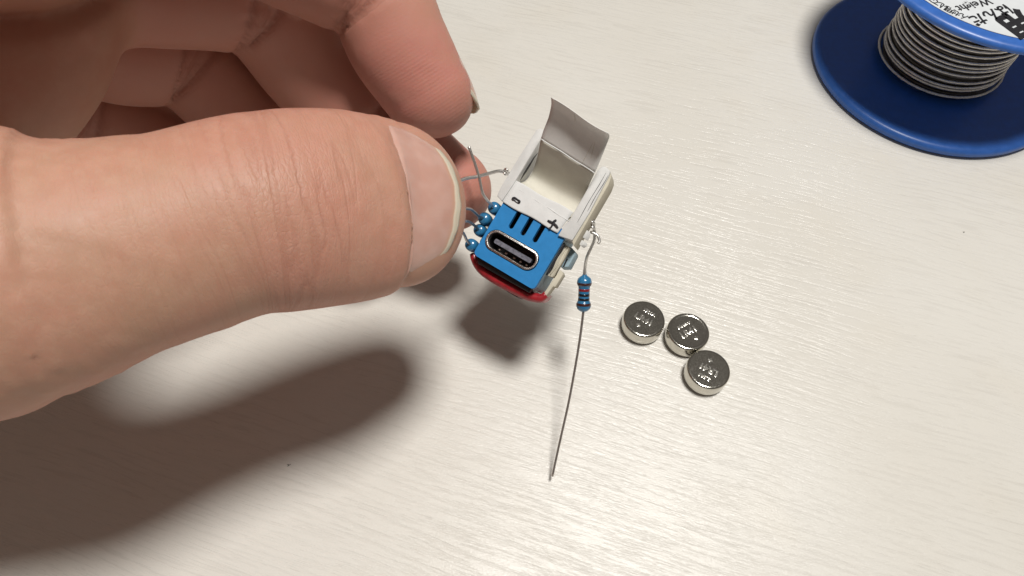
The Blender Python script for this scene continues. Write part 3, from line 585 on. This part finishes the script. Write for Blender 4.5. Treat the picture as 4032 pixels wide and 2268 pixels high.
# ------------------------------------------------------------------ loose resistor hanging by its twisted lead
rc0, rc1 = at(2302, 1084, 113.4), at(2297, 1228, 114.4); ax = rc0-rc1; LR = np.linalg.norm(ax); ax /= LR
res = thing("resistor", "blue striped resistor hanging from the white tray, its long lead reaching the table", "resistor", on(2175, 1875))
rp = [(0, 0), (0.35, 0.02), (0.75, 0.22), (1.05, 0.55), (1.19, 0.95), (1.19, 1.35), (1.10, 1.62), (0.95, 1.85), (0.92, 2.1), (0.92, LR-2.1), (0.95, LR-1.85), (1.10, LR-1.62), (1.19, LR-1.35), (1.19, LR-0.95), (1.05, LR-0.5), (0.7, LR-0.2), (0.4, LR-0.02), (0.30, LR+0.25), (0.27, LR+0.9), (0, LR+0.9)]
def rpart(name, me, mat, parent=None, sm=True):
    o = link(name, me, parent or res, mat, sm); LOCS[o.name] = LOCS[res.name]; return o
body = rpart("body", lathe("body", rp, rc1, ax, 48), M_RES)
zr = [r for r in rp if r[0] > 0.1]
def rad_at(h): return float(np.interp(h, [p[1] for p in rp], [p[0] for p in rp]))
for h0, h1, mt in ((LR-1.62, LR-1.18, M_BROWN), (LR-2.60, LR-2.18, M_BREDD), (LR-3.42, LR-3.0, M_BBLK), (LR-4.12, LR-3.72, M_BBLK), (1.08, 1.52, M_BROWN)):
    hs = np.linspace(h0, h1, 5); pr = [(rad_at(h0)-0.02, h0)] + [(rad_at(h)+0.018, h) for h in hs] + [(rad_at(h1)-0.02, h1)]
    rpart("colour_band", lathe("colour_band", pr, rc1, ax, 48), mt)
ZT = 117.4
P = [at(2297, 1226, 114.4), at(2293, 1260, 114.6), at(2284, 1330, 115.0), at(2266, 1440, 115.6), at(2240, 1580, 116.2), at(2212, 1705, 116.7), at(2192, 1795, 117.1), at(2175, 1875, ZT)]
rpart("lead", tube("lead", P, 0.205, 10, 6), M_LEAD)
P = [at(*p) for p in ((2302, 1088, 113.4), (2304, 1050, 112.6), (2312, 1010, 111.4), (2328, 975, 110.9), (2340, 945, 110.6), (2341, 915, 110.3), (2336, 890, 110.0), (2328, 872, 109.8), (2318, 858, 109.6))]
rpart("lead", tube("lead", P, 0.25, 10, 6), M_WIRE)
P = [at(2330+9*math.cos(a)*(1-0.3*t)+5*t, 864+50*t+4*math.sin(a), 109.4+0.9*t+0.4*math.sin(a)) for t, a in ((t, 2*math.pi*2.4*t+0.5) for t in np.linspace(0, 1, 22))] + [at(*p) for p in ((2351, 925, 110.2), (2359, 941, 110.2), (2361, 951, 110.2), (2354, 959, 110.2))]
rpart("lead_twist", tube("lead_twist", P, 0.23, 8, 3), M_WIRE)

# ------------------------------------------------------------------ three button cells
def sc_z(me, z0, f):
    for v in me.vertices: v.co.z = z0*K + (v.co.z-z0*K)*f
    me.update()
CL = [((25.193, 64.015), "silver button cell at the left end of the touching three, nearest the hanging resistor", 0), ((33.355, 61.748), "silver button cell in the middle, touching both other cells, with a stepped rim", 1), ((36.295, 54.143), "silver button cell nearest the viewer, at the lower right end of the three", 2)]
RX, RY = on(2900, 1300)-on(2600, 1300), None
for (x, y), lab, k in CL:
    t = thing("button_cell", lab, "button cell", (x, y, 0), "button cells lying on the table")
    o = np.array([x, y, 0.0])
    base = [(0, 0.35), (2.9, 0.35), (3.0, 0.06), (3.35, 0.05), (3.62, 0.16), (3.86, 0.45), (3.93, 0.8), (3.95, 1.2), (3.95, 3.1), (3.93, 3.3), (3.86, 3.46), (3.74, 3.56), (3.6, 3.6)]
    top = [(3.4, 3.6), (0, 3.6)] if k != 1 else [(3.42, 3.6), (3.34, 3.585), (3.25, 3.56), (3.1, 3.555), (0, 3.555)]
    me = lathe("can", base+top, o, (0, 0, 1), 96); LOCS[t.name] = t.location.copy()
    c = link("can", auto(me, 50), t, M_CELL, False); LOCS[c.name] = LOCS[t.name]
    zt_ = 3.6 if k != 1 else 3.555
    ang = math.radians((-32, 33, 150)[k]); X = np.array([math.cos(ang), math.sin(ang), 0]); Yd = np.array([-X[1], X[0], 0])
    def letter(s, size, dx, dy, bold=0.02):
        mm = text_mesh(s, size, frame(o+X*dx+Yd*dy+[0, 0, zt_], X, Yd), 0.02, 0.15, bold-0.04); sc_z(mm, zt_, 0.24); ob = link("embossed_mark", auto(mm, 60), t, M_MARK, False); LOCS[ob.name] = LOCS[t.name]
    letter("LR41", 1.75, 0.0, (-0.15, -0.1, 0.0)[k]); letter(("1786A", "Nevtor", "3.6A1")[k], 0.95, 0.1, (1.75, 1.55, 1.8)[k], 0.01); letter(("+", "+", "+")[k], 1.5, (-0.3, 0.4, 0.5)[k], -1.9)

# ------------------------------------------------------------------ solder spool
SX, SY, SR, SH = 101.99, 140.28, 29.5, 28.7
so = np.array([SX, SY, 0.0]); sp = thing("solder_spool", "blue plastic spool wound with grey solder wire, white printed label on top", "spool", (SX, SY, 0)); LOCS[sp.name] = sp.location.copy()
def spart(name, me, mat, parent=None, sm=True):
    o = link(name, me, parent or sp, mat, sm); LOCS[o.name] = LOCS[sp.name]; return o
HT = SH+1.7
spart("lower_flange", auto(lathe("lower_flange", [(0, 0.3), (27.5, 0.3), (28.4, 0.2), (29.2, 0.6), (29.5, 1.2), (29.45, 1.9), (29.1, 2.45), (28.4, 2.75), (27.6, 2.7), (26.8, 2.5), (12, 2.4)], so, n=160), 60), M_SPOOL, sm=False)
spart("upper_flange", auto(lathe("upper_flange", [(12, SH+0.2), (27.5, SH+0.15), (28.8, SH), (29.3, SH+0.2), (29.5, SH+0.55), (29.45, SH+0.95), (29.2, SH+1.35), (28.8, SH+1.6), (28.3, HT), (27.6, HT-0.03), (6.6, HT-0.03), (6.3, HT-0.3), (6.2, HT-4)], so, n=160), 60), M_SPOOL, sm=False)
spart("hub", lathe("hub", [(12.5, 2.2), (12.5, SH+0.6)], so, n=64), M_SPOOL)
P = []; turns = 18; n_per = 40; z0, z1 = 3.4, SH-0.6
for i in range(turns*n_per+1):
    a = 2*math.pi*i/n_per; z = z0+(z1-z0)*i/(turns*n_per); r = 13.7 + 0.08*math.sin(a*0.37+1) + 0.10*math.sin(a*0.11) + (0.7 if i < n_per*1.2 else 0)
    P.append(so+[r*math.cos(a), r*math.sin(a), z + 0.28*math.sin(a*0.23)+0.12*math.sin(a*0.71)])
spart("solder_wire", tube("solder_wire", P, 0.36, 10, 0), M_SOLDER)
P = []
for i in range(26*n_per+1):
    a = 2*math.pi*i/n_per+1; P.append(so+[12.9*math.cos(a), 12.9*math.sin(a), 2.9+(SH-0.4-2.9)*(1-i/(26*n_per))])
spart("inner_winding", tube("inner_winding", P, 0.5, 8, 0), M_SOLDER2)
LRAD = float(np.mean([np.linalg.norm((on(x, y, HT+0.1)-so)[:2]) for x, y in ((3702, 44), (3812, 95), (3945, 132), (4032, 146))]))
lb = spart("label", auto(lathe("label", [(7.4, HT+0.02), (7.4, HT+0.12), (LRAD, HT+0.12), (LRAD, HT+0.0)], so, n=160)), M_LABEL, sm=False)
def print_text(s, a, b, size, bold=0.0, shear=0.0):
    """lettering between two spots of the label, read from a towards b"""
    A, B = on(*a, HT+0.12), on(*b, HT+0.12); X = B-A; mm = text_mesh(s, size, frame((A+B)/2+[0, 0, 0.03], X, np.cross([0, 0, 1], X)), 0.04, 0, bold, shear=shear)
    spart("lettering", mm, M_PRINT, lb, False)
print_text("はんだ", (3962, 34), (3836, 80), 3.5, 0.09)
print_text("Weight", (3900, 2), (3768, 36), 2.7, 0.05)
print_text("用", (4040, 74), (3964, 108), 7.2, 0.42)
for ch_, px, py, ang in (("ん", 3786, 71, 0), ("せ", 3757, 57, 0), ("用", 3731, 43, 0), ("い", 3710, 33, 0), ("し", 3695, 26, 0), ("て", 3678, 14, 0), ("こ", 3654, 2, 0)):
    c0 = on(px, py, HT+0.12); rad = c0-so; rad[2] = 0; rad /= np.linalg.norm(rad); c0 = c0-rad*(np.linalg.norm((c0-so)[:2])-(LRAD-1.35)); X = np.cross(rad, [0, 0, 1]); X = X if X.dot(on(3600, 0, HT)-on(3800, 80, HT)) > 0 else -X
    mm = text_mesh(ch_, 2.0, frame(c0+[0, 0, 0.03], X, np.cross([0, 0, 1], X)), 0.04, 0, 0.03); spart("lettering", mm, M_PRINT, lb, False)

# ------------------------------------------------------------------ a fleck of dust on the table
for px, py, lab, sc_ in ((1137, 1832, "tiny dark fleck lying on the bare table below the thumb's shadow", 1.0), (3795, 915, "small grey crumb on the bare table below the blue spool", 0.6)):
    c = on(px, py); du_ = thing("dust_speck", lab, "dust", c)
    for a, L_ in ((0.2, 0.42), (2.4, 0.36), (4.0, 0.30)):
        L_ *= sc_; link("fibre", tube("fibre", [c+[0, 0, 0.06], c+[0.4*L_*math.cos(a), 0.4*L_*math.sin(a), 0.09], c+[L_*math.cos(a+0.4), L_*math.sin(a+0.4), 0.05]], [0.06, 0.05, 0.02], 6, 4), du_, M_DUST)
